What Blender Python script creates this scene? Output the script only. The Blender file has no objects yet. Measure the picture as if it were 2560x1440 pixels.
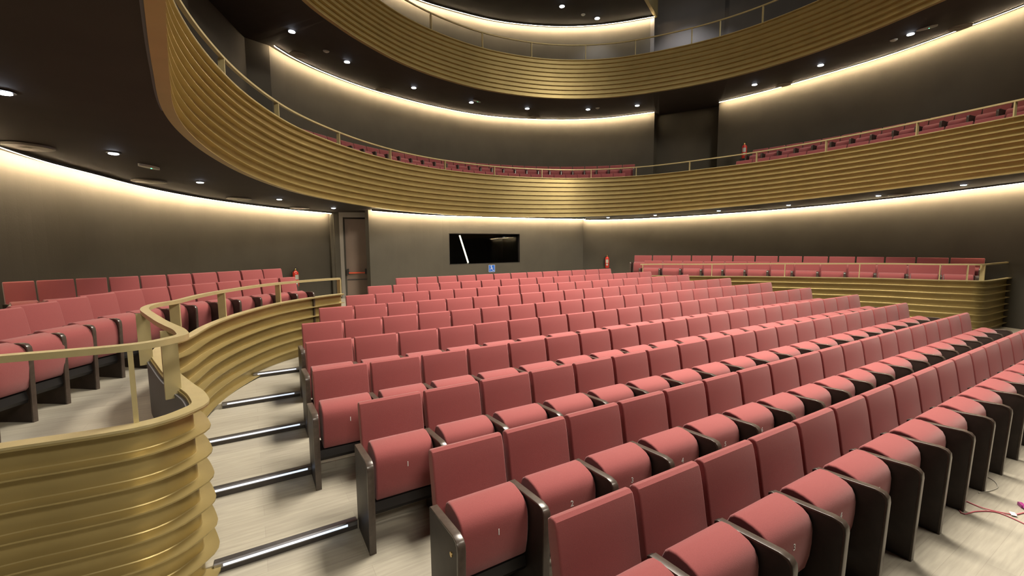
import bpy, bmesh, math, random
from mathutils import Vector, Matrix
random.seed(7)
SC = bpy.context.scene
COL = SC.collection
E0 = 2.18                      # eye height above the stalls floor; z below is given relative to the eye and lifted by E0

# ------------------------------------------------------------------ camera, world, exposure, house, front and added fill lights
cd = bpy.data.cameras.new('camera'); cam = bpy.data.objects.new('camera', cd); COL.objects.link(cam)
cd.sensor_width = 36.0; cd.lens = 1100.46 / 2560 * 36.0; cd.clip_start = 0.05; cd.clip_end = 200
Fw = Vector((0.51129, 0.85384, -0.09763)); Rt = Vector((0.85759, -0.51429, -0.00665)); Up = Vector((0.05588, 0.08033, 0.99520))
m = Matrix((Rt, Up, -Fw)).transposed().to_4x4(); m.translation = Vector((0, 0, E0)); cam.matrix_world = m
SC.camera = cam
w = bpy.data.worlds.new('world'); SC.world = w; w.use_nodes = True
w.node_tree.nodes['Background'].inputs[0].default_value = (1.0, 0.86, 0.68, 1)
w.node_tree.nodes['Background'].inputs[1].default_value = 0.015
SC.view_settings.view_transform = 'Standard'; SC.view_settings.look = 'None'
SC.view_settings.exposure = 1.1; SC.view_settings.gamma = 1.0; SC.view_settings.use_curve_mapping = False

def area(name, loc, target, sx, sy, watt, col):
    l = bpy.data.lights.new(name, 'AREA'); l.shape = 'RECTANGLE'; l.size = sx; l.size_y = sy; l.energy = watt; l.color = col
    o = bpy.data.objects.new(name, l); COL.objects.link(o); o.location = loc
    o.rotation_euler = (Vector(target) - Vector(loc)).to_track_quat('-Z', 'Y').to_euler(); return o
area('house_light', (6.6, 5.6, 11.6), (6.6, 5.6, 0), 2.8, 6, 900, (1.0, 0.90, 0.76)).data.spread = math.radians(115)
area('stage_light', (7.2, -3.8, 9.6), (7.2, 11.0, 2.6), 5, 1.5, 270, (1.0, 0.89, 0.74)).data.spread = math.radians(104)
area('stage_light', (0.2, -1.6, 4.2), (-0.9, 3.2, 0.8), 1.2, .5, 11, (1.0, 0.90, 0.76)).data.spread = math.radians(75)  # fill lamp added behind the eye to brighten the left box front

# ------------------------------------------------------------------ materials
def mat(name, col, rough=0.6, metal=0.0, spec=0.5, sheen=0.0, coat=0.0, noise=None, bump=None):
    M = bpy.data.materials.new(name); M.use_nodes = True; nt = M.node_tree; b = nt.nodes['Principled BSDF']
    b.inputs['Base Color'].default_value = (*col, 1); b.inputs['Roughness'].default_value = rough
    b.inputs['Metallic'].default_value = metal; b.inputs['Specular IOR Level'].default_value = spec
    b.inputs['Sheen Weight'].default_value = sheen; b.inputs['Coat Weight'].default_value = coat
    tc = nt.nodes.new('ShaderNodeTexCoord')
    if noise:
        n = nt.nodes.new('ShaderNodeTexNoise'); n.inputs['Scale'].default_value = noise[0]; n.inputs['Detail'].default_value = 4
        r = nt.nodes.new('ShaderNodeValToRGB'); a = noise[1]
        r.color_ramp.elements[0].position = 0.3; r.color_ramp.elements[1].position = 0.7
        r.color_ramp.elements[0].color = (*[c * (1 - a) for c in col], 1); r.color_ramp.elements[1].color = (*[min(1, c * (1 + a)) for c in col], 1)
        nt.links.new(tc.outputs['Object'], n.inputs['Vector']); nt.links.new(n.outputs['Fac'], r.inputs['Fac'])
        nt.links.new(r.outputs['Color'], b.inputs['Base Color'])
    if bump:
        n2 = nt.nodes.new('ShaderNodeTexNoise'); n2.inputs['Scale'].default_value = bump[0]; n2.inputs['Detail'].default_value = 3
        bp = nt.nodes.new('ShaderNodeBump'); bp.inputs['Strength'].default_value = bump[1]; bp.inputs['Distance'].default_value = 0.01
        nt.links.new(tc.outputs['Object'], n2.inputs['Vector']); nt.links.new(n2.outputs['Fac'], bp.inputs['Height'])
        nt.links.new(bp.outputs['Normal'], b.inputs['Normal'])
    return M
def emit(name, col, strength):
    M = bpy.data.materials.new(name); M.use_nodes = True; nt = M.node_tree
    b = nt.nodes['Principled BSDF']; b.inputs['Base Color'].default_value = (0.8, 0.8, 0.8, 1)
    b.inputs['Emission Color'].default_value = (*col, 1); b.inputs['Emission Strength'].default_value = strength
    return M
FABRIC = mat('seat_fabric', (0.27, 0.066, 0.066), 0.85, sheen=0.25, spec=0.25, noise=(260, 0.08), bump=(420, 0.25))
DARKWOOD = mat('dark_board', (0.020, 0.012, 0.009), 0.5, noise=(14, 0.3))
EDGEWOOD = mat('board_edge', (0.065, 0.048, 0.038), 0.28, spec=0.6, noise=(30, 0.2))
GOLD = mat('satin_gold', (0.41, 0.325, 0.14), 0.38, metal=0.6, noise=(3.0, 0.06), bump=(4.0, 0.02))
GOLDFLAT = mat('gold_flat_bar', (0.44, 0.37, 0.19), 0.42, metal=0.35, noise=(12, 0.05))
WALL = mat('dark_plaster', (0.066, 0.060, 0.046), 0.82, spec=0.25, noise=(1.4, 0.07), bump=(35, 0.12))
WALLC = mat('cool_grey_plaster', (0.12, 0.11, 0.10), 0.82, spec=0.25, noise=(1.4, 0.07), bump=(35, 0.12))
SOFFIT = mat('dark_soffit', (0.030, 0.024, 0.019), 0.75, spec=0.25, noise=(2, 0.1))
BOXGREY = mat('box_inner_grey', (0.10, 0.10, 0.11), 0.6)
BLACK = mat('black_metal', (0.012, 0.011, 0.011), 0.4)
RISER = mat('riser_dark', (0.045, 0.038, 0.034), 0.45, noise=(20, 0.15))
ALU = mat('aluminium', (0.30, 0.30, 0.32), 0.40, metal=1.0, noise=(40, 0.05))
WHITE = mat('white_print', (0.75, 0.75, 0.75), 0.6)
RED = mat('extinguisher_red', (0.50, 0.03, 0.02), 0.3, coat=0.4)
BRASS = mat('brass', (0.6, 0.42, 0.15), 0.3, metal=0.9)
DOORM = mat('door_leaf', (0.17, 0.125, 0.095), 0.55, noise=(2, 0.06))
FRAMEM = mat('door_frame', (0.20, 0.185, 0.16), 0.6, noise=(3, 0.05))
ORANGE = mat('panic_bar_red', (0.65, 0.09, 0.035), 0.4)
BLUE = mat('sign_blue', (0.02, 0.12, 0.50), 0.4)
PALE = mat('pale_plastic', (0.42, 0.43, 0.38), 0.5)
DIFF = mat('vent_plastic', (0.10, 0.085, 0.07), 0.6)
PINK = mat('pink_cable', (0.52, 0.13, 0.16), 0.5)
MAG = mat('magenta_plug', (0.35, 0.04, 0.22), 0.4)
GREYC = mat('grey_cable', (0.38, 0.36, 0.31), 0.5)
LED = emit('led_warm', (1.0, 0.77, 0.50), 112.0)
SPOT = emit('downlight_cool', (0.86, 0.90, 1.0), 26.0)
GREEN = emit('green_pilot', (0.05, 1.0, 0.45), 2.5)
NOSE = emit('nosing_glow', (0.66, 0.78, 1.0), 0.5)
REFLECTION = emit('tube_warm', (1.0, 0.85, 0.62), 3.0)  # glow for the light strip's reflection in the booth pane
GLASS = bpy.data.materials.new('booth_glass'); GLASS.use_nodes = True
g = GLASS.node_tree.nodes['Principled BSDF']; g.inputs['Base Color'].default_value = (0.55, 0.6, 0.55, 1); g.inputs['Transmission Weight'].default_value = 1.0
g.inputs['Roughness'].default_value = 0.02; g.inputs['IOR'].default_value = 1.35

def floor_mat():
    M = bpy.data.materials.new('pale_vinyl_planks'); M.use_nodes = True; nt = M.node_tree; b = nt.nodes['Principled BSDF']
    tc = nt.nodes.new('ShaderNodeTexCoord'); br = nt.nodes.new('ShaderNodeTexBrick'); mp = nt.nodes.new('ShaderNodeMapping')
    nt.links.new(tc.outputs['Object'], mp.inputs['Vector']); mp.inputs['Rotation'].default_value = (0, 0, 0)
    nt.links.new(mp.outputs['Vector'], br.inputs['Vector'])
    br.inputs['Color1'].default_value = (0.37, 0.345, 0.28, 1); br.inputs['Color2'].default_value = (0.32, 0.295, 0.24, 1)
    br.inputs['Mortar'].default_value = (0.29, 0.265, 0.215, 1); br.inputs['Scale'].default_value = 1.0
    br.inputs['Mortar Size'].default_value = 0.0015; br.inputs['Brick Width'].default_value = 1.2; br.inputs['Row Height'].default_value = 0.15
    n = nt.nodes.new('ShaderNodeTexNoise'); n.inputs['Scale'].default_value = 6; n.inputs['Detail'].default_value = 6
    mp2 = nt.nodes.new('ShaderNodeMapping'); mp2.inputs['Scale'].default_value = (0.6, 7, 1)
    nt.links.new(tc.outputs['Object'], mp2.inputs['Vector']); nt.links.new(mp2.outputs['Vector'], n.inputs['Vector'])
    mx = nt.nodes.new('ShaderNodeMix'); mx.data_type = 'RGBA'; mx.blend_type = 'OVERLAY'; mx.inputs['Factor'].default_value = 0.28
    nt.links.new(br.outputs['Color'], mx.inputs['A']); nt.links.new(n.outputs['Fac'], mx.inputs['B'])
    nt.links.new(mx.outputs['Result'], b.inputs['Base Color']); b.inputs['Roughness'].default_value = 0.5
    b.inputs['Specular IOR Level'].default_value = 0.35
    return M
FLOOR = floor_mat()

# ------------------------------------------------------------------ helpers
def link(name, me, m=None, parent=None):
    o = bpy.data.objects.new(name, me); COL.objects.link(o)
    if m is not None and me is not None and not me.materials: me.materials.append(m)
    if parent is not None: o.parent = parent
    return o
def tag(o, label=None, cat=None, group=None, kind=None):
    if label: o['label'] = label
    if cat: o['category'] = cat
    if group: o['group'] = group
    if kind: o['kind'] = kind
    return o
def thing(name, label, cat, loc=(0, 0, 0), rz=0.0, group=None):
    o = bpy.data.objects.new(name, None); COL.objects.link(o); o.empty_display_size = 0.1
    o.location = loc; o.rotation_euler = (0, 0, rz); return tag(o, label, cat, group)
def mesh(name, verts, faces, smooth=False, sharp=None):
    me = bpy.data.meshes.new(name); me.from_pydata([tuple(v) for v in verts], [], faces)
    bm = bmesh.new(); bm.from_mesh(me); bmesh.ops.recalc_face_normals(bm, faces=bm.faces)
    if smooth:
        for f in bm.faces: f.smooth = True
        for e in bm.edges:
            if len(e.link_faces) == 2 and e.calc_face_angle(0) > math.radians(sharp or 35): e.smooth = False
    bm.to_mesh(me); bm.free(); return me
class MB:
    """collects shapes into one mesh"""
    def __init__(s): s.v = []; s.f = []
    def box(s, x0, x1, y0, y1, z0, z1):
        n = len(s.v); s.v += [(x, y, z) for z in (z0, z1) for y in (y0, y1) for x in (x0, x1)]
        s.f += [tuple(n + i for i in q) for q in ((0, 2, 3, 1), (4, 5, 7, 6), (0, 1, 5, 4), (2, 6, 7, 3), (0, 4, 6, 2), (1, 3, 7, 5))]; return s
    def prism(s, poly, x0, x1, ax='x'):
        """poly: list of (a,b); extruded along ax between x0 and x1"""
        n = len(s.v); k = len(poly)
        for x in (x0, x1):
            for a, b in poly: s.v.append({'x': (x, a, b), 'y': (a, x, b), 'z': (a, b, x)}[ax])
        s.f.append(tuple(n + i for i in range(k))); s.f.append(tuple(n + k + i for i in reversed(range(k))))
        for i in range(k):
            j = (i + 1) % k; s.f.append((n + i, n + j, n + k + j, n + k + i))
        return s
    def tube(s, pts, r, seg=10, caps=True):
        pts = [Vector(p) for p in pts]; n0 = len(s.v)
        for i, p in enumerate(pts):
            d = (pts[min(i + 1, len(pts) - 1)] - pts[max(i - 1, 0)]).normalized()
            a = d.orthogonal().normalized() if abs(d.z) > 0.95 else d.cross(Vector((0, 0, 1))).normalized()
            b = d.cross(a).normalized(); rr = r[i] if isinstance(r, (list, tuple)) else r
            for k in range(seg):
                t = 2 * math.pi * k / seg; s.v.append(tuple(p + (a * math.cos(t) + b * math.sin(t)) * rr))
        for i in range(len(pts) - 1):
            for k in range(seg):
                s.f.append((n0 + i * seg + k, n0 + i * seg + (k + 1) % seg, n0 + (i + 1) * seg + (k + 1) % seg, n0 + (i + 1) * seg + k))
        if caps:
            s.f.append(tuple(n0 + k for k in reversed(range(seg)))); s.f.append(tuple(n0 + (len(pts) - 1) * seg + k for k in range(seg)))
        return s
    def lathe(s, prof, seg=20, c=(0, 0, 0)):
        return s.tube([(c[0], c[1], c[2] + z) for r, z in prof], [max(r, 1e-4) for r, z in prof], seg)
    def sweep(s, sections, closed=True):
        n = len(s.v); k = len(sections[0])
        for sec in sections: s.v += [tuple(p) for p in sec]
        for i in range(len(sections) - 1):
            for j in range(k if closed else k - 1):
                jj = (j + 1) % k; s.f.append((n + i * k + j, n + (i + 1) * k + j, n + (i + 1) * k + jj, n + i * k + jj))
        if closed:
            s.f.append(tuple(n + j for j in range(k))); e = n + (len(sections) - 1) * k; s.f.append(tuple(e + j for j in reversed(range(k))))
        return s
    def build(s, name, m, parent=None, smooth=False, sharp=None, loc=None, rz=0.0):
        o = link(name, mesh(name, s.v, s.f, smooth, sharp), m, parent)
        if loc is not None: o.location = loc
        if rz: o.rotation_euler[2] = rz
        return o
def spline(P, step=0.12):
    """smooth curve through control points, evenly resampled; works on tuples of any length"""
    P = [Vector(p).to_3d() if len(p) == 2 else Vector(p) for p in P]; out = []
    for i in range(len(P) - 1):
        p0 = P[i - 1] if i else P[0] * 2 - P[1]; p1, p2 = P[i], P[i + 1]; p3 = P[i + 2] if i + 2 < len(P) else P[-1] * 2 - P[-2]
        d1 = max((p1 - p0).length, 1e-4) ** .5; d2 = max((p2 - p1).length, 1e-4) ** .5; d3 = max((p3 - p2).length, 1e-4) ** .5
        b1 = ((p1 - p0) / d1 - (p2 - p0) / (d1 + d2) + (p2 - p1) / d2) * d2
        b2 = ((p2 - p1) / d2 - (p3 - p1) / (d2 + d3) + (p3 - p2) / d3) * d2
        for k in range(16):
            t = k / 16; t2 = t * t; t3 = t2 * t
            out.append(p1 * (2 * t3 - 3 * t2 + 1) + b1 * (t3 - 2 * t2 + t) + p2 * (-2 * t3 + 3 * t2) + b2 * (t3 - t2))
    out.append(P[-1]); return resample(out, step)
def resample(P, step=None, n=None):
    L = [0.0]
    for a, b in zip(P, P[1:]): L.append(L[-1] + (b - a).length)
    n = n or max(2, int(round(L[-1] / step)) + 1); R = []; j = 0
    for i in range(n):
        s = L[-1] * i / (n - 1)
        while j < len(P) - 2 and L[j + 1] < s: j += 1
        t = (s - L[j]) / max(L[j + 1] - L[j], 1e-9); R.append(P[j].lerp(P[j + 1], min(max(t, 0), 1)))
    return R
def normals(P):
    """unit vectors pointing to the hall side (right hand of travel)"""
    N = []
    for i in range(len(P)):
        d = P[min(i + 1, len(P) - 1)] - P[max(i - 1, 0)]; d.z = 0; d.normalize(); N.append(Vector((d.y, -d.x, 0)))
    return N
def offset(P, d):
    return [p + n * d for p, n in zip(P, normals(P))]
def nearest(P, q):
    return min(range(len(P)), key=lambda i: (P[i].x - q[0]) ** 2 + (P[i].y - q[1]) ** 2)
def cut(P, a, b):
    i, j = nearest(P, a), nearest(P, b); return P[min(i, j):max(i, j) + 1]
def Z(z): return z + E0
def soffit1(v): return 1.42 - 0.0295 * (v - 3)      # underside of the lower balcony, relative to the eye
ORD = 'zeroth first second third fourth fifth sixth seventh eighth ninth tenth eleventh twelfth thirteenth fourteenth fifteenth sixteenth seventeenth eighteenth nineteenth twentieth'.split()
ORD += ['twenty-' + o for o in ORD[1:10]] + ['thirtieth'] + ['thirty-' + o for o in ORD[1:10]]

# ------------------------------------------------------------------ plan curves (metres, eye at the origin)
RING1 = spline([(0.05, 0.3), (-0.15, 1.9), (-0.32, 3.3), (-0.44, 4.4), (-0.53, 5.6), (-0.46, 6.6), (-0.22, 7.81), (0.21, 9.15), (1.0, 10.72), (2.0, 11.96),
                (3.27, 13.1), (4.78, 14.0), (6.6, 14.52), (8.74, 14.56), (11.2, 13.75), (12.9, 12.1), (13.75, 9.9), (14.2, 7.8), (14.2, 5.3), (13.9, 3.3), (13.6, 1.8), (13.2, 0.2)])
RING2 = spline([(-0.5, 3.4), (-0.4, 5.4), (-0.1, 7.4), (0.5, 9.2), (1.38, 10.71), (2.16, 11.5), (2.92, 12.11), (4.22, 12.91), (5.65, 13.4), (7.4, 13.6), (9.58, 13.18),
                (11.37, 12.05), (12.7, 10.2), (13.35, 8.6), (13.58, 7.0), (13.5, 5.4), (13.15, 3.85), (12.8, 2.2)])
LIPL = spline([(-2.9, 3.02, -.975), (-2.0, 3.02, -.975), (-1.08, 3.02, -.975), (-.82, 2.995, -.975), (-.55, 2.995, -.975), (-.42, 3.05, -.975), (-.33, 3.14, -.975), (-.275, 3.22, -.975), (-.26, 3.30, -.975),
               (-.275, 3.40, -.975), (-.31, 3.55, -.975), (-.37, 3.73, -.975), (-.49, 4.12, -.975), (-.60, 4.53, -.965), (-.685, 4.88, -.955), (-.705, 5.15, -.95), (-.68, 5.30, -.945),
               (-.57, 5.50, -.94), (-.40, 6.2, -.925), (-.135, 6.85, -.91), (.39, 7.62, -.885), (1.03, 8.12, -.872), (1.46, 8.36, -.87)], 0.06)
LIPR = spline([(11.15, 10.33, -1.06), (11.48, 9.96, -1.05), (12.15, 8.8, -1.03), (12.95, 7.36, -.99), (13.52, 6.02, -.96), (13.94, 4.82, -.93), (14.22, 3.75, -.92), (14.36, 3.30, -.91),
               (14.46, 3.12, -.91), (14.62, 3.03, -.91), (15.12, 2.98, -.905), (16.3, 2.95, -.90)], 0.08)
WL1 = spline([(-2.9, 1.0), (-2.95, 4.0), (-2.85, 6.5), (-2.66, 8.3), (-2.5, 9.01), (-2.23, 9.78), (-1.93, 10.7), (-1.49, 11.65), (-.87, 12.6), (-.09, 13.46), (.87, 14.28), (2.51, 15.31)], 0.25)
WB1 = spline([(3.26, 14.03), (4.4, 14.46), (5.3, 14.72), (6.0, 14.83)], 0.25) + [Vector((6.26, 14.84, 0)), Vector((9.26, 14.84, 0))] + spline([(9.5, 14.83), (10.8, 14.7), (12.16, 14.45)], 0.25)
WR1 = spline([(12.57, 14.95), (13.7, 14.35), (14.54, 13.55), (15.5, 12.28), (16.45, 10.25), (16.94, 8.33), (17.0, 6.58), (16.8, 5.02), (16.5, 3.97), (16.13, 2.91), (15.5, 1.2)], 0.25)
k2 = 5.5
W2 = [(p[0] * k2, p[1] * k2) for p in [(.15, 2.6), (.23, 2.69), (.39, 2.82), (.64, 2.96), (.92, 3.06), (1.24, 3.13), (1.57, 3.15), (1.86, 3.10), (2.16, 2.98), (2.37, 2.85), (2.55, 2.68), (2.73, 2.42)]]
W2R = [(p[0] * k2, p[1] * k2) for p in [(2.95, 2.03), (3.01, 1.72), (3.03, 1.31), (3.02, 1.04), (2.96, .76), (2.91, .58), (2.8, .3)]]
W2 = spline(W2, 0.3); W2R = spline(W2R, 0.3)
k3 = 8.95
W3 = spline([(p[0] * k3, p[1] * k3) for p in [(.3, 1.72), (.5, 1.80), (.66, 1.84), (.78, 1.845), (.97, 1.835), (1.09, 1.81), (1.27, 1.74), (1.42, 1.645), (1.52, 1.55), (1.61, 1.44)]], 0.3)

# ------------------------------------------------------------------ setting: floors, walls, soffits
def slab(name, inner, outer, ztop, zbot, m, n=60, struct=True):
    a = resample(inner, n=n); b = resample(outer, n=n); S = []
    for p, q in zip(a, b):
        zt = ztop if not callable(ztop) else None
        S.append([Vector((p.x, p.y, Z(ztop(p) if callable(ztop) else ztop))), Vector((q.x, q.y, Z(ztop(q) if callable(ztop) else ztop))),
                  Vector((q.x, q.y, Z(zbot(q) if callable(zbot) else zbot))), Vector((p.x, p.y, Z(zbot(p) if callable(zbot) else zbot)))])
    o = MB().sweep(S).build(name, m)
    return tag(o, kind='structure')
def wall(name, P, z0, z1, m, thick=0.15, parent=None):
    N = normals(P); S = []
    for p, n in zip(P, N):
        q = p - n * thick; t = Z(z1(p) if callable(z1) else z1); b = Z(z0)
        S.append([Vector((p.x, p.y, b)), Vector((p.x, p.y, t)), Vector((q.x, q.y, t)), Vector((q.x, q.y, b))])
    o = MB().sweep(S).build(name, m, parent)
    if parent is None: tag(o, kind='structure')
    return o
# stalls floor with its shallow tiers
TIERS = [(-9.0, 2.35, -2.18), (2.35, 3.31, -2.13), (3.31, 4.24, -2.07), (4.24, 5.22, -2.00), (5.22, 6.20, -1.94), (6.20, 7.20, -1.88), (7.20, 8.20, -1.82), (8.20, 9.20, -1.76), (9.20, 16.6, -1.69)]
mb = MB()
for v0, v1, z in TIERS: mb.box(-3.2, 18.5, v0, v1, Z(-2.45), Z(z))
tag(mb.build('floor', FLOOR), kind='structure')
# raised box floors left and right
inL = offset(cut(LIPL, (-2.9, 3.0), (1.46, 8.36)), -0.09); outL = cut(WL1, (-2.9, 3.02), (0.5, 13.9))
slab('floor', inL, outL, -1.44, -1.75, FLOOR, 90)
def lvl(P, z): return [Vector((p.x, p.y, z)) for p in P]
inR = offset(LIPR, -0.09); outR = list(reversed(cut(list(reversed(WR1)), (16.1, 2.9), (13.4, 14.5)))) if False else cut(WR1, (13.4, 14.5), (16.4, 3.2))
slab('floor', inR, outR, -1.49, -1.75, FLOOR, 60)
wall('wall_left', WL1, -2.3, lambda p: soffit1(p.y) + 0.02, WALL)
# back wall with the control booth opening
def back_part(P, z0, z1): return wall('wall_back', P, z0, z1, WALL)
iA = nearest(WB1, (6.26, 14.84)); iB = nearest(WB1, (9.26, 14.84))
S = MB()
for seg, a, b in ((WB1[:iA + 1], -2.3, None), ([WB1[iA], WB1[iB]], -2.3, -0.70), ([WB1[iA], WB1[iB]], 0.43, None), (WB1[iB:], -2.3, None)):
    N = normals(seg); secs = []
    for p, n in zip(seg, N):
        q = p - n * 0.18; t = Z(soffit1(p.y) + 0.02 if b is None else b); zz = Z(a)
        secs.append([Vector((p.x, p.y, zz)), Vector((p.x, p.y, t)), Vector((q.x, q.y, t)), Vector((q.x, q.y, zz))])
    S.sweep(secs)
tag(S.build('wall_back', WALL), kind='structure')
wall('wall_back', [Vector((12.16, 14.45, 0)), Vector((12.57, 14.95, 0))], -2.3, lambda p: soffit1(p.y) + .02, WALL)
wall('wall_right', WR1, -2.3, lambda p: soffit1(p.y) + 0.02, WALL)
# lower balcony slab: soffit and floors
OUT1 = [Vector((-3.1, 0.3, 0))] + WL1 + [Vector((2.9, 15.6, 0))] + [Vector((x, 15.4, 0)) for x in (4, 6, 8, 10, 12)] + WR1[1:] + [Vector((15.3, 0.2, 0))]
OUT1 = offset(resample(OUT1, 0.3), -0.05)
W2ALL = [Vector((-2.2, 2.0, 0)), Vector((-2.2, 8.0, 0)), Vector((-1.2, 11.8, 0))] + W2 + [Vector((15.5, 13.5, 0)), Vector((16.7, 11.4, 0))] + W2R
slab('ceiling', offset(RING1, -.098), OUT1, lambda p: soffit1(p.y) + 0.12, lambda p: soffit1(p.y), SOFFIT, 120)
BIG = [Vector((-2.9, 0.3, 0)), Vector((-2.9, 6, 0)), Vector((-1.6, 12, 0)), Vector((0.6, 15.4, 0)), Vector((5, 18.2, 0)), Vector((9.5, 18.2, 0)), Vector((13.5, 16.6, 0)), Vector((17, 12, 0)), Vector((17.6, 6, 0)), Vector((17.2, 0.3, 0))]
BIG = resample(BIG, 0.5)
slab('floor', offset(RING1, -0.09), BIG, 1.98, 1.70, FLOOR, 120)
slab('floor', offset(RING1, -1.35), BIG, 2.45, 1.99, FLOOR, 120)
# walls behind the lower balcony
soff2 = lambda p: 5.2
wall('wall_back', W2, 1.7, 5.5, WALL)
wall('wall_right', W2R, 1.7, 5.5, WALL)
cr = W2[-1]; cs = W2R[0]; nn = (Vector((cs.y - cr.y, -(cs.x - cr.x), 0))).normalized() * -0.55
wall('wall_right', [cr, cr + nn * .3, cr + nn, cs + nn, cs], 1.7, 5.55, WALL)
wall('wall_left', [Vector((-0.9, 7.2, 0)), Vector((-0.75, 11.5, 0)), Vector((0.25, 14.05, 0)), Vector((0.82, 14.3, 0))], 1.7, 5.5, WALL)
wall('wall_left', [Vector((-2.2, 3.0, 0)), Vector((-1.95, 9.6, 0)), Vector((-0.8, 11.45, 0))], 1.7, 5.5, WALLC)
# upper balcony soffit and floor
outer2 = resample([Vector((-2.6, 3.4, 0)), Vector((-2.2, 8.0, 0)), Vector((-1.2, 11.8, 0)), Vector((.2, 14.3, 0))] + offset(W2, -0.02) + [cr + nn, cs + nn] + offset(W2R, -0.02), 0.3)
def soff2_slab():
    a = resample(offset(RING2, -.098), n=140); b = resample(outer2, n=140); S = []
    for p, q in zip(a, b):
        S.append([Vector((p.x, p.y, Z(5.72))), Vector((q.x, q.y, Z(5.72))), Vector((q.x, q.y, Z(5.5))), Vector((p.x, p.y, Z(5.2)))])
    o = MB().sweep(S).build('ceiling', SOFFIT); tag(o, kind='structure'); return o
CEIL2 = soff2_slab()
# third level walls and soffit
wall('wall_back', W3, 5.6, 8.97, WALL)
c3 = W3[-1]
wall('wall_right', [c3, c3 + Vector((0.5, 0.45, 0)), Vector((16.1, 11.6, 0)), Vector((16.35, 11.15, 0))], 5.6, 12.0, WALLC)
wall('wall_right', [Vector((16.35, 11.15, 0)), Vector((16.25, 10.9, 0)), Vector((16.9, 9.0, 0)), Vector((17.2, 6.0, 0)), Vector((17.0, 2.0, 0))], 5.6, 12.0, WALLC)
out3 = resample([Vector((-3, 10, 0))] + offset(W3, -0.05), 0.3)
in3 = resample([Vector((1.5, 7.5, 0)), Vector((4.5, 10.8, 0)), Vector((7.5, 12.3, 0)), Vector((10.5, 12.2, 0)), Vector((12.7, 12.0, 0)), c3], 0.3)
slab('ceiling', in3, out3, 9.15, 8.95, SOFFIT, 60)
# edge of the top gallery, just reaching into the picture
edge = resample(in3, 0.2); S = []
for p, n in zip(edge, normals(edge)):
    S.append([Vector((p.x, p.y, Z(8.93))), Vector((p.x + n.x * .12, p.y + n.y * .12, Z(8.93))), Vector((p.x + n.x * .12, p.y + n.y * .12, Z(9.9))), Vector((p.x, p.y, Z(9.9)))])
top_front = MB().sweep(S).build('balcony_front', GOLD)
tag(top_front, 'edge of the topmost gallery above the highest light strip', 'balcony front')
# enclosing stage side and roof, outside the picture
mb = MB(); mb.box(-4, 19.5, -9.2, 19.5, Z(12.0), Z(12.2)); tag(mb.build('ceiling', SOFFIT), kind='structure')
mb = MB(); mb.box(-4, 19.5, -9.3, -9.1, Z(-2.2), Z(12)); tag(mb.build('wall_front', WALLC), kind='structure')
mb = MB(); mb.box(19.4, 19.6, -9.2, 19.5, Z(-2.2), Z(12)); tag(mb.build('wall_right', WALLC), kind='structure')
mb = MB(); mb.box(-4.2, -4.0, -9.2, 19.5, Z(-2.2), Z(12)); tag(mb.build('wall_left', WALLC), kind='structure')
mb = MB(); mb.box(-4, 19.5, 19.4, 19.6, Z(-2.2), Z(12)); tag(mb.build('wall_back', WALLC), kind='structure')

# ------------------------------------------------------------------ golden ribbed fronts
def rib_profile(units):
    """(offset towards the hall, fraction of height) of the ribbed face from top to bottom"""
    pr = []; u = 1.0 / units
    for k in range(units):
        t = -k * u
        if k == 0: pr += [(0.085, t), (0.085, t - 0.07 * u), (0.0, t - 0.085 * u)]
        else: pr += [(0.0, t - 0.015 * u)]
        pr += [(0.0, t - 0.5 * u), (0.0, t - 0.88 * u), (0.004, t - 0.915 * u), (0.014, t - 0.935 * u), (0.085, t - 0.945 * u), (0.085, t - 1.0 * u)]
    return pr
def front(name, label, P, ztop, zbot, units, inner_m, cap_ext=0.10):
    t = thing(name, label, 'balcony front', (P[0].x, P[0].y, Z(ztop(P[0]))))
    off = t.location.copy(); N = normals(P); pr = rib_profile(units); S = []; I = []; Cc = []
    for p, n in zip(P, N):
        zt, zb = ztop(p), zbot(p); h = zt - zb; sec = []
        for o_, f in pr: sec.append(Vector((p.x + n.x * (o_ - .085), p.y + n.y * (o_ - .085), Z(zt + f * h))) - off)
        sec.append(Vector((p.x - n.x * .10, p.y - n.y * .10, Z(zb))) - off); sec.append(Vector((p.x - n.x * .10, p.y - n.y * .10, Z(zt))) - off)
        S.append(sec)
        a = Vector((p.x - n.x * .101, p.y - n.y * .101, 0)); b = Vector((p.x - n.x * .12, p.y - n.y * .12, 0))
        I.append([Vector((a.x, a.y, Z(zt - .02))) - off, Vector((b.x, b.y, Z(zt - .02))) - off, Vector((b.x, b.y, Z(zb + .02))) - off, Vector((a.x, a.y, Z(zb + .02))) - off])
        c0 = p - n * .088; c1 = p + n * .003
        Cc.append([Vector((c0.x, c0.y, Z(zt + .001))) - off, Vector((c0.x, c0.y, Z(zt + .014))) - off, Vector((c1.x, c1.y, Z(zt + .014))) - off, Vector((c1.x, c1.y, Z(zt + .001))) - off])
    MB().sweep(S).build('ribbed_panel', GOLD, t, True, 30)
    MB().sweep(I).build('inner_panel', inner_m, t, True, 30)
    MB().sweep(Cc).build('cap', GOLDFLAT, t, True, 30)
    return t
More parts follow.
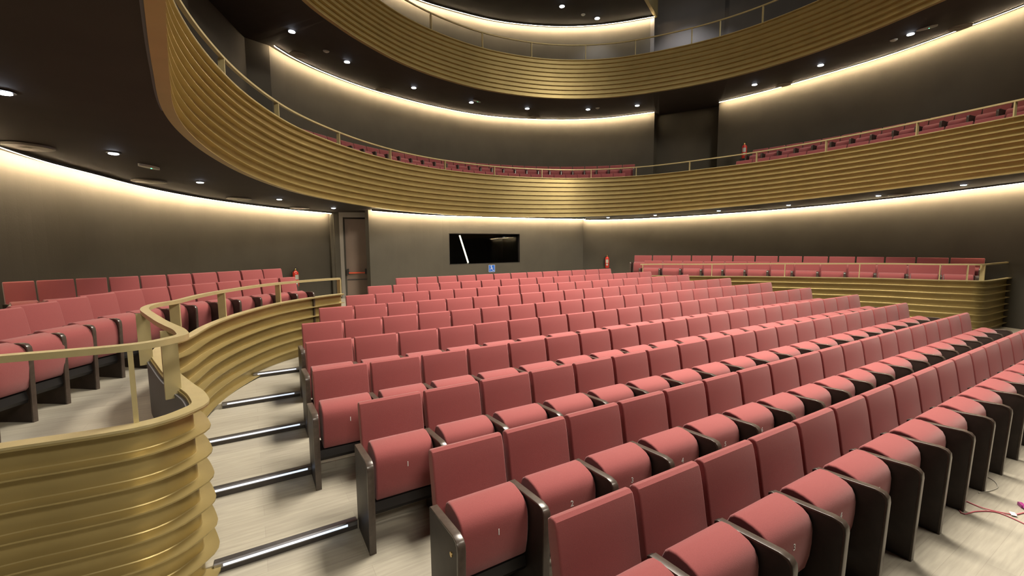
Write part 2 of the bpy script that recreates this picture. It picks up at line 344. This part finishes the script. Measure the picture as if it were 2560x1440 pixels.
def guard_rail(label, P, zrail, ztop, posts, w=0.06):
    t = thing('guard_rail', label, 'railing', (P[0].x, P[0].y, Z(ztop(P[0])))); off = t.location.copy(); N = normals(P); S = []
    for p, n in zip(P, N):
        z = Z(zrail(p)); a = p - n * (0.105 - w / 2); b = p - n * (0.105 + w / 2)
        S.append([Vector((a.x, a.y, z)) - off, Vector((b.x, b.y, z)) - off, Vector((b.x, b.y, z - .035)) - off, Vector((a.x, a.y, z - .035)) - off])
    MB().sweep(S).build('handrail', GOLDFLAT, t, True, 30)
    for q in posts:
        i = nearest(P, q); p = P[i]; n = N[i]; c = p - n * .145
        o = MB().box(-.045 + .022, .045 + .022, -.011, .011, -.06, zrail(p) - .03 - ztop(p) - .012).build('post', GOLDFLAT, t)
        o.location = Vector((c.x, c.y, Z(ztop(p) + .012))) - off; o.rotation_euler[2] = math.atan2(n.y, n.x)
    return t
front('balcony_front', 'golden ribbed front of the lower balcony sweeping around the hall', RING1, lambda p: 2.57, lambda p: soffit1(p.y) - .02, 9, BOXGREY)
front('balcony_front', 'golden ribbed front of the upper balcony near the top edge', RING2, lambda p: 6.5, lambda p: 5.19, 9, BOXGREY)
lipz = {}
def lip_front(label, P, units):
    return front('box_front', label, P, lambda p: p.z, lambda p: p.z - 1.275, units, BOXGREY)
t = lip_front('golden ribbed curved front of the left box beside the aisle steps', LIPL, 8); t['category'] = 'box front'
t = lip_front('golden ribbed front of the right box with rounded corner behind the stalls', LIPR, 8); t['category'] = 'box front'
RA = cut(RING1, (-0.53, 5.2), (13.2, 0.2))
guard_rail('thin gold rail with posts on top of the lower balcony front', RING1, lambda p: 2.93, lambda p: 2.57,
           [(-.49, 6.12), (-.1, 8.33), (.8, 10.4), (2.18, 12.26), (3.93, 13.65), (6.0, 14.5), (8.1, 14.8), (10.07, 14.6), (11.8, 13.5), (12.9, 12.3), (13.9, 10.5), (14.1, 8.4), (14.15, 6.4), (14.1, 4.47), (13.85, 2.75)])
guard_rail('thin gold rail on top of the upper balcony front', RING2, lambda p: 7.06, lambda p: 6.5,
           [(1.9, 11.3), (3.5, 12.6), (5.27, 13.35), (7.15, 13.6), (8.97, 13.4), (10.6, 12.6), (11.96, 11.5), (12.94, 9.95), (13.3, 9.16), (13.55, 8.0), (13.5, 6.2)], 0.04)
guard_rail('gold flat-bar rail above the curved left box front', [p for p in LIPL if p.x > -3.1], lambda p: p.z + (0.45 if p.y < 4.2 else 0.45 - 0.155 * min(1, (p.y - 4.2) / 4.2)), lambda p: p.z,
           [(-1.7, 3.02), (-.58, 2.99), (-.36, 3.74), (-.67, 4.8), (-.55, 5.55), (-.2, 6.7), (.48, 7.7), (1.44, 8.35)])
guard_rail('gold rail in front of the seats of the right box', LIPR, lambda p: p.z + 0.40, lambda p: p.z,
           [(11.18, 10.3), (12.3, 8.55), (13.2, 6.8), (13.8, 5.2), (14.2, 3.8), (14.35, 3.3), (14.62, 3.03)], 0.045)

# ------------------------------------------------------------------ LED strips along the tops of the walls
def led(label, P, zf, gap=0.17):
    """LED profile hung under the soffit; its lit face looks at the wall and a little down"""
    N = normals(P); S = []; C2 = []
    t = thing('light_strip', label, 'light strip', (P[0].x, P[0].y, Z(zf(P[0])))); off = t.location.copy()
    for p, n in zip(P, N):
        z = Z(zf(p)); at = lambda o_, z_: Vector((p.x + n.x * (gap + o_), p.y + n.y * (gap + o_), z + z_)) - off
        S.append([at(-.010, -.008), at(.008, -.0445), at(.011, -.0445), at(-.007, -.006)])
        C2.append([at(-.030, .001), at(-.030, -.004), at(-.006, -.005), at(.0112, -.037), at(.0112, -.0405), at(.020, -.0405), at(.020, .001)])
    MB().sweep(S).build('diffuser', LED, t, True); MB().sweep(C2).build('channel', BLACK, t, True, 30)
    return t
led('glowing warm strip over the curved wall behind the left box', cut(WL1, (-2.9, 3.0), (2.51, 15.31)), lambda p: soffit1(p.y))
led('glowing warm strip over the back wall above the booth window', WB1, lambda p: soffit1(p.y))
led('glowing warm strip over the wall behind the right box', WR1, lambda p: soffit1(p.y))
led('glowing warm strip over the back wall of the lower balcony', W2, lambda p: 5.5)
led('glowing warm strip over the right wall of the lower balcony', W2R, lambda p: 5.5)
led('glowing warm strip over the topmost back wall', W3, lambda p: 8.95)

# ------------------------------------------------------------------ theatre seats
def seat_meshes():
    D = {}
    # backrest: tall slightly banana shaped pad
    f = [(-.175, .30), (-.155, .38), (-.128, .48), (-.105, .58), (-.088, .68), (-.070, .78), (-.052, .86)]
    top = [(-.040, .893), (-.018, .905), (.008, .900), (.026, .882)]
    bk = [(.020, .80), (-.002, .68), (-.022, .56), (-.050, .44), (-.085, .34), (-.115, .295), (-.150, .282)]
    poly = f + top + bk
    D['backrest'] = bev(MB().prism(poly, -.253, .253), 0.012, 'backrest')
    # raised cushion
    poly = [(-.215, .30), (-.385, .275), (-.410, .30), (-.428, .38), (-.436, .46), (-.437, .54), (-.430, .585), (-.411, .622), (-.378, .648), (-.33, .664), (-.27, .674), (-.225, .668), (-.198, .645), (-.18, .60)]
    D['cushion'] = bev(MB().prism(poly, -.232, .208), 0.014, 'seat_cushion')
    mb = MB(); mb.prism([(-.205, .285), (-.385, .262), (-.400, .20), (-.385, .17), (-.24, .17), (-.20, .22)], -.278, .212); D['pan'] = mesh('seat_pan', mb.v, mb.f)
    pf = [(-.570, 0), (-.590, .60), (-.585, .632), (-.565, .655), (-.52, .664), (-.19, .645), (-.17, .635), (-.185, 0)]
    D['panel'] = bev(MB().prism(pf, -.021, .021), 0.004, 'side_panel')
    edge = [(-.5715, .0), (-.592, .60), (-.5875, .634), (-.567, .658), (-.521, .667), (-.19, .648)]
    e2 = [(-.19, .636), (-.534, .654), (-.558, .645), (-.573, .626), (-.577, .60), (-.557, .0)]
    D['edge'] = bev(MB().prism(edge + e2, -.0235, .0235), 0.003, 'edge_band')
    mb = MB(); mb.box(-.06, .06, -.12, -.04, 0, .28); D['foot'] = mesh('support_foot', mb.v, mb.f)
    return D
def bev(mb, r, name):
    me = bpy.data.meshes.new(name); me.from_pydata(mb.v, [], mb.f); bm = bmesh.new(); bm.from_mesh(me)
    bmesh.ops.recalc_face_normals(bm, faces=bm.faces)
    xs = max(v.co.x for v in bm.verts) - 1e-5
    ed = [e for e in bm.edges if abs(abs(e.verts[0].co.x) - abs(e.verts[1].co.x)) < 1e-6 and (e.verts[0].co.x > xs and e.verts[1].co.x > xs or e.verts[0].co.x < -xs and e.verts[1].co.x < -xs)]
    bmesh.ops.bevel(bm, geom=ed, offset=r, offset_type='OFFSET', segments=3, profile=0.5, affect='EDGES', clamp_overlap=True)
    for f in bm.faces: f.smooth = True
    for e in bm.edges:
        if len(e.link_faces) == 2 and e.calc_face_angle(0) > math.radians(38): e.smooth = False
    bm.to_mesh(me); bm.free(); return me
SM = seat_meshes()
for k, mm in (('backrest', FABRIC), ('cushion', FABRIC), ('pan', BLACK), ('panel', DARKWOOD), ('edge', EDGEWOOD), ('foot', BLACK)): SM[k].materials.append(mm)
NUM = {}
def num_mesh(n):
    if n not in NUM:
        c = bpy.data.curves.new('digits', 'FONT'); c.body = str(n); c.size = .055; c.align_x = 'CENTER'; c.extrude = .0012
        o = bpy.data.objects.new('tmp', c); COL.objects.link(o); bpy.context.view_layer.update()
        me = bpy.data.meshes.new_from_object(o.evaluated_get(bpy.context.evaluated_depsgraph_get())); bpy.data.objects.remove(o)
        me.materials.clear(); me.materials.append(WHITE); NUM[n] = me
    return NUM[n]
def make_seat(end=False, detail=True):
    r = thing('theatre_seat', '', 'seat'); link('backrest', SM['backrest'], None, r)
    c = link('seat_cushion', SM['cushion'], None, r)
    link('seat_pan', SM['pan'], None, r)
    p = link('side_panel', SM['panel'], None, r); p.location = (-.303, 0, 0); e = link('edge_band', SM['edge'], None, p)
    if end:
        p = link('side_panel', SM['panel'], None, r); p.location = (.237, 0, 0); link('edge_band', SM['edge'], None, p)
    return r
def copy_tree(o, parent=None):
    c = o.copy(); COL.objects.link(c); c.parent = parent
    for ch in list(o.children): copy_tree(ch, c)
    return c
PROTO = {False: make_seat(False), True: make_seat(True)}; USED = {False: False, True: False}
def seat(x, y, z, rz, label, group, end=False, num=None, sx=1.0):
    if not USED[end]: o = PROTO[end]; USED[end] = True
    else: o = copy_tree(PROTO[end])
    for ch in list(o.children):
        for g2 in list(ch.children):
            if g2.name.startswith('seat_number'): bpy.data.objects.remove(g2)
    o.location = (x, y, Z(z)); o.rotation_euler = (0, 0, rz); o.scale = (sx, 1, 1); o['label'] = label; o['group'] = group
    if num is not None:
        cu = [ch for ch in o.children if ch.name.startswith('seat_cushion')][0]
        t = link('seat_number', num_mesh(num), None, cu); t.location = (.0, -.4385, .50); t.rotation_euler = (math.radians(90), 0, 0)
    return o
def seat_label(i, n, where): 
    return where.format(ORD[i + 1]) if i + 1 < n or n < 3 else where.format('last')
# stalls: left end u, number of seats, v of the backrest top, floor
ROWS = [(1.15, 21, 1.57, -2.18), (.91, 19, 2.53, -2.18), (.68, 20, 3.50, -2.13), (.46, 21, 4.46, -2.07), (.51, 21, 5.47, -2.00), (.57, 21, 6.46, -1.94),
        (.92, 20, 7.49, -1.88), (1.51, 18, 8.50, -1.82), (2.14, 16, 9.53, -1.76), (3.04, 13, 10.55, -1.69)]
for r, (u0, n, v, fz) in enumerate(ROWS):
    rown = ['front row', 'second row', 'third row', 'fourth row', 'fifth row', 'sixth row', 'seventh row', 'eighth row', 'ninth row', 'rearmost row'][r]
    for i in range(n):
        o = seat(u0 + .255 + .54 * i, v + .02, fz, 0, 'dusky red seat, %s from the left in the %s of the central stalls' % (ORD[i + 1], rown),
                 'stalls seats, ' + rown, end=(i == n - 1), num=(i + 1 if r < 4 else None))
        if r == 1 and i == 0:
            b = MB().tube([(-.2955, -.50, .545), (-.291, -.50, .545)], .014, 14).build('bolt_cap', BRASS, None)
            pn = [ch for ch in o.children if ch.name.startswith('side_panel')][0]; b.parent = pn; b.location = (.27, 0, 0)
def row_from_bounds(B, fz, label, group, turn=None):
    n = len(B) - 1
    for i in range(n):
        a, b = Vector(B[i]), Vector(B[i + 1]); c = (a + b) / 2; d = b - a
        rz = math.atan2(d.y, d.x); sx = d.length / .54
        if turn is not None:
            rt = math.radians(turn[0] + (turn[1] - turn[0]) * i / (n - 1)); sx *= max(math.cos(rz - rt), .72); rz = rt
        seat(c.x, c.y, fz, rz, label.format(ORD[i + 1]), group, end=(i == n - 1), sx=sx)
def row_on_path(P, n, fz, label, group):
    R = resample(P, n=n + 1); row_from_bounds([(p.x, p.y) for p in R], fz, label, group)
LB1 = [(-2.22, 4.0), (-2.16, 4.46), (-2.08, 4.92), (-1.99, 5.37), (-1.88, 5.82), (-1.76, 6.26), (-1.62, 6.66), (-1.45, 7.03), (-1.24, 7.36), (-.99, 7.62), (-.72, 7.83), (-.44, 8.03), (-.15, 8.24), (.13, 8.40), (.42, 8.53), (.70, 8.63)]
row_from_bounds(LB1, -1.44, 'shaded burgundy seat, {} from the near end in the left box front row', 'left box, front row', turn=(66, 26))
LB2 = [(-2.62, 7.86), (-2.36, 7.98), (-2.02, 8.12), (-1.70, 8.20), (-1.38, 8.32), (-1.08, 8.43), (-.79, 8.58), (-.47, 8.80), (-.14, 9.0), (.2, 9.25), (.53, 9.4)]
tt = resample([Vector((a, b, 0)) for a, b in LB2], n=11)
row_from_bounds(LB2, -1.32, 'shaded burgundy seat, {} from the left in the left box back row', 'left box, back row')
BK = spline(LB2, .2); slab('floor', offset(BK, .1 + .42), offset(BK, -.18), -1.32, -1.6, FLOOR, 30)
PR = LIPR; RB1 = cut(offset(PR, -1.15), (11.9, 11.0), (15.6, 4.15))
def path_between(P, off, a, b):
    Q = offset(P, off); Q = [q for k, q in enumerate(Q)]; return cut(Q, a, b)
RB1 = spline([(12.0, 10.95), (12.6, 10.0), (13.25, 9.0), (14.0, 7.7), (14.6, 6.4), (15.1, 5.1), (15.5, 4.1), (15.72, 3.5)], .2)
row_on_path(RB1, 13, -1.49, 'shaded burgundy seat, {} from the left in the right box front row', 'right box, front row')
RB2 = spline([(12.5, 11.9), (13.2, 10.9), (13.95, 9.8), (14.75, 8.3), (15.4, 6.8), (15.85, 5.5), (16.12, 4.5), (16.28, 3.45)], .2)
slab('floor', offset(RB2, .5), offset(RB2, -.2), -1.33, -1.6, FLOOR, 30)
row_on_path(RB2, 14, -1.33, 'dark burgundy seat, {} from the left in the right box back row', 'right box, back row')
B1F = cut(offset(RING1, -1.15), (.7, 12.3), (12.95, 14.3)); B1B = cut(offset(RING1, -2.0), (-.6, 11.8), (13.6, 14.6))
FB = offset(RING1, -1.15); BB = offset(RING1, -2.0)
row_on_path(cut(FB, (1.6, 13.1), (13.35, 13.35)), 27, 1.98, 'shaded burgundy seat, {} from the left in the lower balcony front row', 'lower balcony back block, front row')
row_on_path(cut(BB, (-.3, 12.2), (14.25, 13.7)), 32, 2.45, 'shaded burgundy seat, {} from the left in the lower balcony back row', 'lower balcony back block, back row')
row_on_path(cut(FB, (15.15, 9.6), (15.0, 2.6)), 13, 1.98, 'burgundy seat, {} from the left in the lower balcony right block front row', 'lower balcony right block, front row')
row_on_path(cut(BB, (16.0, 9.6), (15.8, 2.6)), 13, 2.45, 'burgundy seat, {} from the left in the lower balcony right block back row', 'lower balcony right block, back row')

# ------------------------------------------------------------------ aisle step nosings
STEPS = [((-.30, 3.31), .60), ((-.42, 4.24), .43), ((-.56, 5.22), .46), ((-.36, 6.20), .49), ((-.02, 7.20), .60), ((.30, 8.20), 1.4)]
names = ['nearest', 'second', 'third', 'fourth', 'fifth', 'sixth']
for (a, v), u1 in STEPS:
    i = STEPS.index(((a, v), u1)); z = [t_[2] for t_ in TIERS if abs(t_[0] - v) < .01][0]; zl = [t_[2] for t_ in TIERS if abs(t_[1] - v) < .01][0]
    t = thing('stair_nosing', 'shiny metal edging with dark riser on the %s aisle step from the front' % names[i], 'step edging', (a, v, Z(z)))
    L = u1 - a
    mb = MB(); mb.prism([(-.012, .004), (-.012, -.022), (-.018, -.022), (-.018, .006), (-.006, .011), (.05, .006), (.05, .001)], 0, L); mb.build('metal_edge', ALU, t)
    MB().box(0, L, -.010, -.001, -(z - zl) + .002, -.023).build('riser', RISER, t)
    MB().box(.05, L - .07, -.0215, -.0175, -.013, .002).build('glow_line', NOSE, t)

# ------------------------------------------------------------------ door, booth window, signs
a = Vector((2.51, 15.31, 0)); b = Vector((3.26, 14.03, 0))
dr = thing('door_1', 'brown exit door with red push bar in the recess left of the back wall', 'door', (2.62, 14.96, Z(-1.69))); dr['kind'] = 'structure'
dq = Vector((3.32, 14.75, 0)) - Vector((2.55, 14.95, 0)); dr.rotation_euler[2] = math.atan2(dq.y, dq.x); L = dq.length
MB().box(.10, L - .04, .06, .10, 0, 2.55).build('leaf', DOORM, dr)
mb = MB(); mb.box(-.06, .05, -.02, .14, 0, 2.70).box(L - .03, L + .10, -.02, .14, 0, 2.70).box(-.06, L + .1, -.02, .14, 2.60, 2.78); mb.build('frame', FRAMEM, dr)
pb = MB().box(.16, L - .12, -.035, 0.0, .80, .84).build('push_bar', ORANGE, dr)
mb = MB(); mb.box(.12, .17, -.05, .06, .77, .95).box(L - .13, L - .08, -.05, .06, .77, .95); mb.build('bar_bracket', BLACK, dr)
MB().box(.12, L - .06, .045, .06, .58, .62).build('kick_strip', RISER, dr)  # dark strip put in for the shadow of the bar's lock
mb = MB().prism([(2.2, 15.45), (2.51, 15.31), (2.56, 14.97), (2.4, 14.97)], Z(-2.2), Z(1.08), 'z').prism([(3.26, 14.03), (3.36, 14.10), (3.44, 14.8), (3.6, 14.9), (3.5, 14.2)], Z(-2.2), Z(1.08), 'z')
tag(mb.build('wall_back', WALL), kind='structure')
MB_ = MB().box(2.3, 3.7, 15.0, 15.15, Z(-2.2), Z(1.08)); tag(MB_.build('wall_back', WALL), kind='structure')
# control booth
wn = thing('window_1', 'dark control booth window in the back wall', 'window', (7.76, 14.84, Z(-.70))); wn['kind'] = 'structure'
mb = MB(); hw = 1.50; h = 1.13
mb.box(-hw, -hw + .015, -.002, .20, 0, h).box(hw - .015, hw, -.002, .20, 0, h).box(-hw, hw, -.002, .20, 0, .015).box(-hw, hw, -.002, .20, h - .015, h); mb.build('frame', BLACK, wn)
mb = MB().prism([(.10, .015), (.112, .015), (.152, h - .015), (.14, h - .015)], -hw + .015, hw - .015); mb.build('pane', GLASS, wn)
mb = MB(); mb.box(5.6, 9.9, 15.06, 17.4, Z(-1.7), Z(-1.65)).box(5.6, 9.9, 15.06, 17.4, Z(.8), Z(.85)).box(5.55, 5.6, 15.06, 17.4, Z(-1.7), Z(.85)).box(9.9, 9.95, 15.06, 17.4, Z(-1.7), Z(.85)).box(5.6, 9.9, 17.35, 17.4, Z(-1.7), Z(.85))
tag(mb.build('wall_back', BLACK), kind='structure')
tl = thing('tube_light', 'slanting bright tube glowing inside the booth window', 'lamp', (6.86, 15.12, Z(-.66)))  # glowing rod standing in for the light strip reflected in the pane
MB().tube([(-.06, 0, 1.02), (.28, 0.02, 0.0)], .028, 12).build('tube', REFLECTION, tl, True); MB().tube([(-.065, .035, 1.03), (.29, .055, -.01)], .02, 8).build('housing', BLACK, tl)  # bright line of the stand-in reflection and its dark backing
# wheelchair sign
sg = thing('accessibility_sign', 'small blue sign with white wheelchair symbol under the booth window', 'sign', (7.98, 14.83, Z(-1.03)))
MB().box(-.135, .135, -.012, 0, 0, .27).build('plate', BLUE, sg)
mb = MB(); mb.box(-.135, .135, -.0135, -.011, 0, .008).box(-.135, .135, -.0135, -.011, .262, .27).box(-.135, -.127, -.0135, -.011, 0, .27).box(.127, .135, -.0135, -.011, 0, .27)
y = -.0145
def stroke(pts, wd):
    for (x0, z0), (x1, z1) in zip(pts, pts[1:]):
        d = Vector((x1 - x0, z1 - z0)).normalized() * wd / 2; nx, nz = -d.y, d.x
        mb.prism([(x0 + nx - d.x, z0 + nz - d.y), (x0 - nx - d.x, z0 - nz - d.y), (x1 - nx + d.x, z1 - nz + d.y), (x1 + nx + d.x, z1 + nz + d.y)], y, y + .002, 'y')
stroke([(-.015 + .062 * math.cos(t_), .085 + .062 * math.sin(t_)) for t_ in [math.radians(q) for q in range(130, 385, 15)]], .013)
stroke([(-.022, .20), (-.015, .115), (.040, .112), (.066, .045), (.088, .052)], .018); stroke([(-.018, .160), (.035, .155)], .013)
mb.prism([(-.024 + .019 * math.cos(q * math.pi / 8), .228 + .019 * math.sin(q * math.pi / 8)) for q in range(16)], y, y + .002, 'y')
mb.build('symbol', WHITE, sg)

# ------------------------------------------------------------------ fire extinguishers
def extinguisher(label, loc, rz, s=1.0):
    t = thing('fire_extinguisher', label, 'fire extinguisher', loc, rz); t.scale = (s, s, s)
    MB().lathe([(.0, 0), (.070, .002), (.078, .015), (.078, .36), (.070, .40), (.045, .432), (.022, .445), (.020, .46)], 24).build('body', RED, t, True)
    MB().lathe([(.024, .455), (.024, .49), (.012, .50), (.012, .515)], 14).build('valve', BRASS, t, True)
    mb = MB(); mb.box(-.012, .075, -.012, .012, .505, .518).box(-.012, .070, -.010, .010, .480, .488); mb.build('lever', BLACK, t)
    MB().tube([(-.01, 0, .475), (-.07, 0, .47), (-.105, 0, .42), (-.105, 0, .25), (-.095, 0, .12)], [.010, .010, .010, .010, .014], 10).build('hose', BLACK, t, True)
    mb = MB()
    for a0, a1, z0, z1 in ((-130, -50, .20, .335), (-120, -60, .10, .17)):
        N_ = 10; S = []
        for k in range(N_ + 1):
            q = math.radians(a0 + (a1 - a0) * k / N_); S.append([Vector((math.cos(q) * r_, math.sin(q) * r_, z_)) for r_, z_ in ((.0783, z0), (.0795, z0), (.0795, z1), (.0783, z1))])
        mb.sweep(S)
    mb.build('label', PALE, t)
    MB().box(-.03, .03, .07, .13, .30, .36).build('wall_bracket', BLACK, t)
    return t
extinguisher('red fire extinguisher on the dark wall at the left box end', (1.18, 14.32, Z(-1.18)), math.radians(25), 1.05)
extinguisher('red fire extinguisher on the wall left of the right box', (13.42, 14.33, Z(-1.03)), math.radians(-45), 1.1)
extinguisher('red fire extinguisher beside the right block of lower balcony seats', (15.75, 9.75, Z(3.08)), math.radians(-62), 1.1)
MB_ = MB().box(-.14, .14, -.1, .1, 0, .62).build('extinguisher_stand', BLACK); MB_.location = (15.75, 9.75, Z(2.45)); MB_.rotation_euler[2] = math.radians(-62)
tag(MB_, 'black stand below the extinguisher on the lower balcony', 'stand')
extinguisher('red fire extinguisher half hidden behind the upper balcony front', (16.4, 10.1, Z(6.85)), math.radians(-65), 1.1)

# ------------------------------------------------------------------ ceiling fittings
def downlight(label, x, y, z, group, watt, size=.055):
    t = thing('downlight', label, 'downlight', (x, y, Z(z)), group=group)
    MB().lathe([(size * 1.45, -.001), (size * 1.45, -.012), (size * 1.1, -.016), (size * 1.05, -.004)], 20).build('trim_ring', BLACK, t, True)
    MB().lathe([(size, -.016), (size, -.022), (size * .6, -.028), (.001, -.030)], 18).build('lens', SPOT, t, True)
    l = bpy.data.lights.new('beam', 'SPOT'); l.energy = watt; l.spot_size = math.radians(105); l.spot_blend = .7; l.color = (.88, .90, 1.0); l.shadow_soft_size = .05
    o = bpy.data.objects.new('beam', l); COL.objects.link(o); o.parent = t; o.location = (0, 0, -.05)
    return t
for (x, y), lb in zip([(14.6, 11.6), (14.2, 8.2), (-1.0, 6.6)], ['high round lamp over the right rear corner of the top level', 'high round lamp over the right side of the top level', 'high round lamp over the left side of the top level']):
    downlight(lb, x, y, 9.79, 'high lamps out over the side galleries', 260, .09)  # unseen lamps, added to brighten the upper side walls
L1 = [(-1.72, 5.61), (-1.47, 7.97), (-.68, 10.14), (.74, 12.2), (2.21, 13.7), (12.82, 13.67), (13.97, 12.23), (14.96, 10.14), (15.62, 8.04), (15.59, 5.58), (15.14, 3.72)]
for i, (x, y) in enumerate(L1):
    side = 'left' if i < 5 else 'right'; k = i + 1 if i < 5 else i - 4
    downlight('tiny bright downlight under the lower balcony, %s from the left on the %s side' % (ORD[k], side), x, y, soffit1(y), 'downlights under the lower balcony', 4)
# (x, y) of the fittings under the upper balcony and the height of the sloping soffit there
from mathutils.bvhtree import BVHTree
bm_ = bmesh.new(); bm_.from_mesh(CEIL2.data); BV = BVHTree.FromBMesh(bm_)
def up(pts):
    out = []
    for x, y in pts:
        h = BV.ray_cast(Vector((x, y, Z(3.0))), Vector((0, 0, 1)))[0]; out.append((x, y, (h.z - E0) if h else 5.4))
    return out
L2 = up([(1.26, 12.7), (2.8, 13.94), (5.16, 15.02), (7.53, 15.46), (9.75, 15.03), (11.9, 13.92), (13.26, 12.62), (15.04, 9.05), (15.17, 7.1), (14.98, 4.93)])
for i, (x, y, z) in enumerate(L2):
    downlight('bright downlight in the dark soffit of the upper balcony, %s from the left' % ORD[i + 1], x, y, z, 'downlights under the upper balcony', 8, .075)
L3 = [(10.7, 14.06, 8.95), (12.45, 14.06, 8.95)]
for i, (x, y, z) in enumerate(L3):
    downlight('bright downlight in the topmost dark soffit, %s one' % ('left' if i == 0 else 'right'), x, y, z, 'downlights under the top gallery', 60, .09)
def vent(label, x, y, z, r=.26):
    t = thing('air_diffuser', label, 'air vent', (x, y, Z(z)))
    MB().lathe([(r, -.001), (r, -.018), (r * .93, -.024), (r * .9, -.010)], 32).build('rim', DIFF, t, True)
    mb = MB()
    for k in range(12):
        q = k * math.pi / 6; c_, s_ = math.cos(q), math.sin(q); pts = [(.22, -.03), (.88, -.03), (.88, .03), (.22, .03)]
        mb.prism([(r * (c_ * p_ - s_ * (w_ + .04)), r * (s_ * p_ + c_ * (w_ + .04))) for p_, w_ in pts], -.022, -.012, 'z')
    mb.build('blade', DIFF, t)
    MB().lathe([(r * .2, -.010), (r * .2, -.024), (r * .1, -.030)], 16).build('hub', DIFF, t, True)
V1 = [(-2.30, 7.98), (-1.46, 10.40), (-.10, 12.45), (1.35, 14.05), (15.67, 9.3), (15.9, 5.2)]
VL = ['nearest round vent in the soffit above the left box', 'round vent beyond the emergency light above the left box', 'third round vent along the left light strip', 'farthest round vent along the left light strip',
      'round vent over the middle of the right box', 'round vent over the near end of the right box']
for (x, y), lb in zip(V1, VL): vent(lb, x, y, soffit1(y))
VN = up([(1.56, 14.37), (4.42, 16.01), (10.81, 16.13), (16.21, 8.71), (15.89, 4.24)])
for i, (x, y, z) in enumerate(VN): vent('round vent beside the light strip under the upper balcony, %s from the left' % ORD[i + 1], x, y, z, .24)
def emergency(label, x, y, z, rz):
    t = thing('emergency_light', label, 'emergency light', (x, y, Z(z)), rz)
    MB().prism([(.20 * math.cos(q * math.pi / 16) * (1 if True else 1), .055 * math.sin(q * math.pi / 16)) for q in range(32)], -.035, -.001, 'z').build('housing', PALE, t, True)
    MB().lathe([(.010, -.034), (.010, -.040)], 10, (.04, 0, 0)).build('pilot_lamp', GREEN, t)
emergency('pale oval emergency light with green pilot above the left box', -1.22, 8.80, soffit1(8.8), math.radians(60))
EM = up([(7.59, 15.11), (14.91, 4.59)])
for (x, y, z), lb, rz in zip(EM, ['pale emergency light beside a downlight, left half of upper soffit', 'pale emergency light with green pilot in the right upper soffit'], (0.35, -1.4)): emergency(lb, x, y, z, rz)
def disc(label, x, y, z, r=.075):
    t = thing('smoke_detector', label, 'detector', (x, y, Z(z))); MB().lathe([(r, -.001), (r, -.02), (r * .7, -.035), (.001, -.04)], 20).build('cover', PALE, t, True)
    MB().lathe([(r * 1.12, 0.0), (r * 1.12, -.008)], 20).build('base', PALE, t)
DS = up([(2.17, 13.48), (12.09, 13.57), (15.02, 5.29)]) + [(11.79, 14.13, 8.95)]
for (x, y, z), lb in zip(DS, ['pale round detector between the two leftmost upper downlights', 'pale round detector right of the sixth upper downlight', 'pale round detector left of the rightmost upper downlight', 'pale round detector in the topmost soffit between two downlights']): disc(lb, x, y, z)

# ------------------------------------------------------------------ cables on the floor at the right
def cable(name, label, pts, r, m, cat='cable'):
    P = spline([(x, y, z) for x, y, z in pts], .03); o = MB().tube([(p.x, p.y, Z(p.z)) for p in P], r, 8).build(name, m, None, True); return tag(o, label, cat)
f0 = -2.18
cable('floor_cable', 'thin pink cable hanging from the seats and curling over the floor', [(5.32, 1.30, f0 + .32), (5.16, 1.22, f0 + .12), (4.95, 1.08, f0 + .006), (4.81, 1.01, f0 + .006), (4.95, .965, f0 + .006), (5.07, .88, f0 + .006), (5.07, .81, f0 + .006), (5.03, .70, f0 + .006), (4.98, .55, f0 + .006)], .0045, PINK)
cable('floor_cable', 'thin pink cable running from the small black plug towards the right', [(5.09, 1.10, f0 + .006), (5.06, .985, f0 + .006), (5.05, .93, f0 + .012), (5.14, .80, f0 + .006), (5.25, .76, f0 + .006), (5.42, .70, f0 + .006)], .0045, PINK)
cable('floor_cable', 'thin grey cable looping on the floor beside the front seats', [(5.95, 1.20, f0 + .005), (5.80, 1.10, f0 + .005), (5.74, 1.03, f0 + .005), (5.62, .98, f0 + .005), (5.48, .995, f0 + .005), (5.34, 1.04, f0 + .005)], .0035, GREYC)
t = thing('cable_plug', 'small black plug on the floor at the end of the pink cable', 'plug', (5.10, 1.115, Z(f0)), 1.2)
MB().prism([(-.03, .002), (.03, .002), (.03, .022), (.022, .030), (-.022, .030), (-.03, .022)], -.012, .012, 'y').build('body', BLACK, t); MB().tube([(.03, 0, .015), (.055, 0, .010)], [.007, .004], 8).build('strain_relief', BLACK, t)
t = thing('cable_connector', 'magenta connector lying on the floor at the right edge', 'connector', (5.36, .795, Z(f0)), .6)
MB().prism([(-.03, .003), (.03, .003), (.03, .026), (.02, .032), (-.03, .026)], -.012, .012, 'y').build('body', MAG, t); MB().tube([(-.03, 0, .015), (-.055, 0, .015)], .010, 10).build('collar', MAG, t, True)
t = thing('cable_tag', 'small white tag on the pink cable near the right edge', 'tag', (5.14, .80, Z(f0)), .4)
MB().box(-.03, .03, -.016, .016, .008, .012).build('flag', WHITE, t); MB().tube([(0, -.02, .010), (0, .02, .010)], .004, 6).build('clip', WHITE, t)
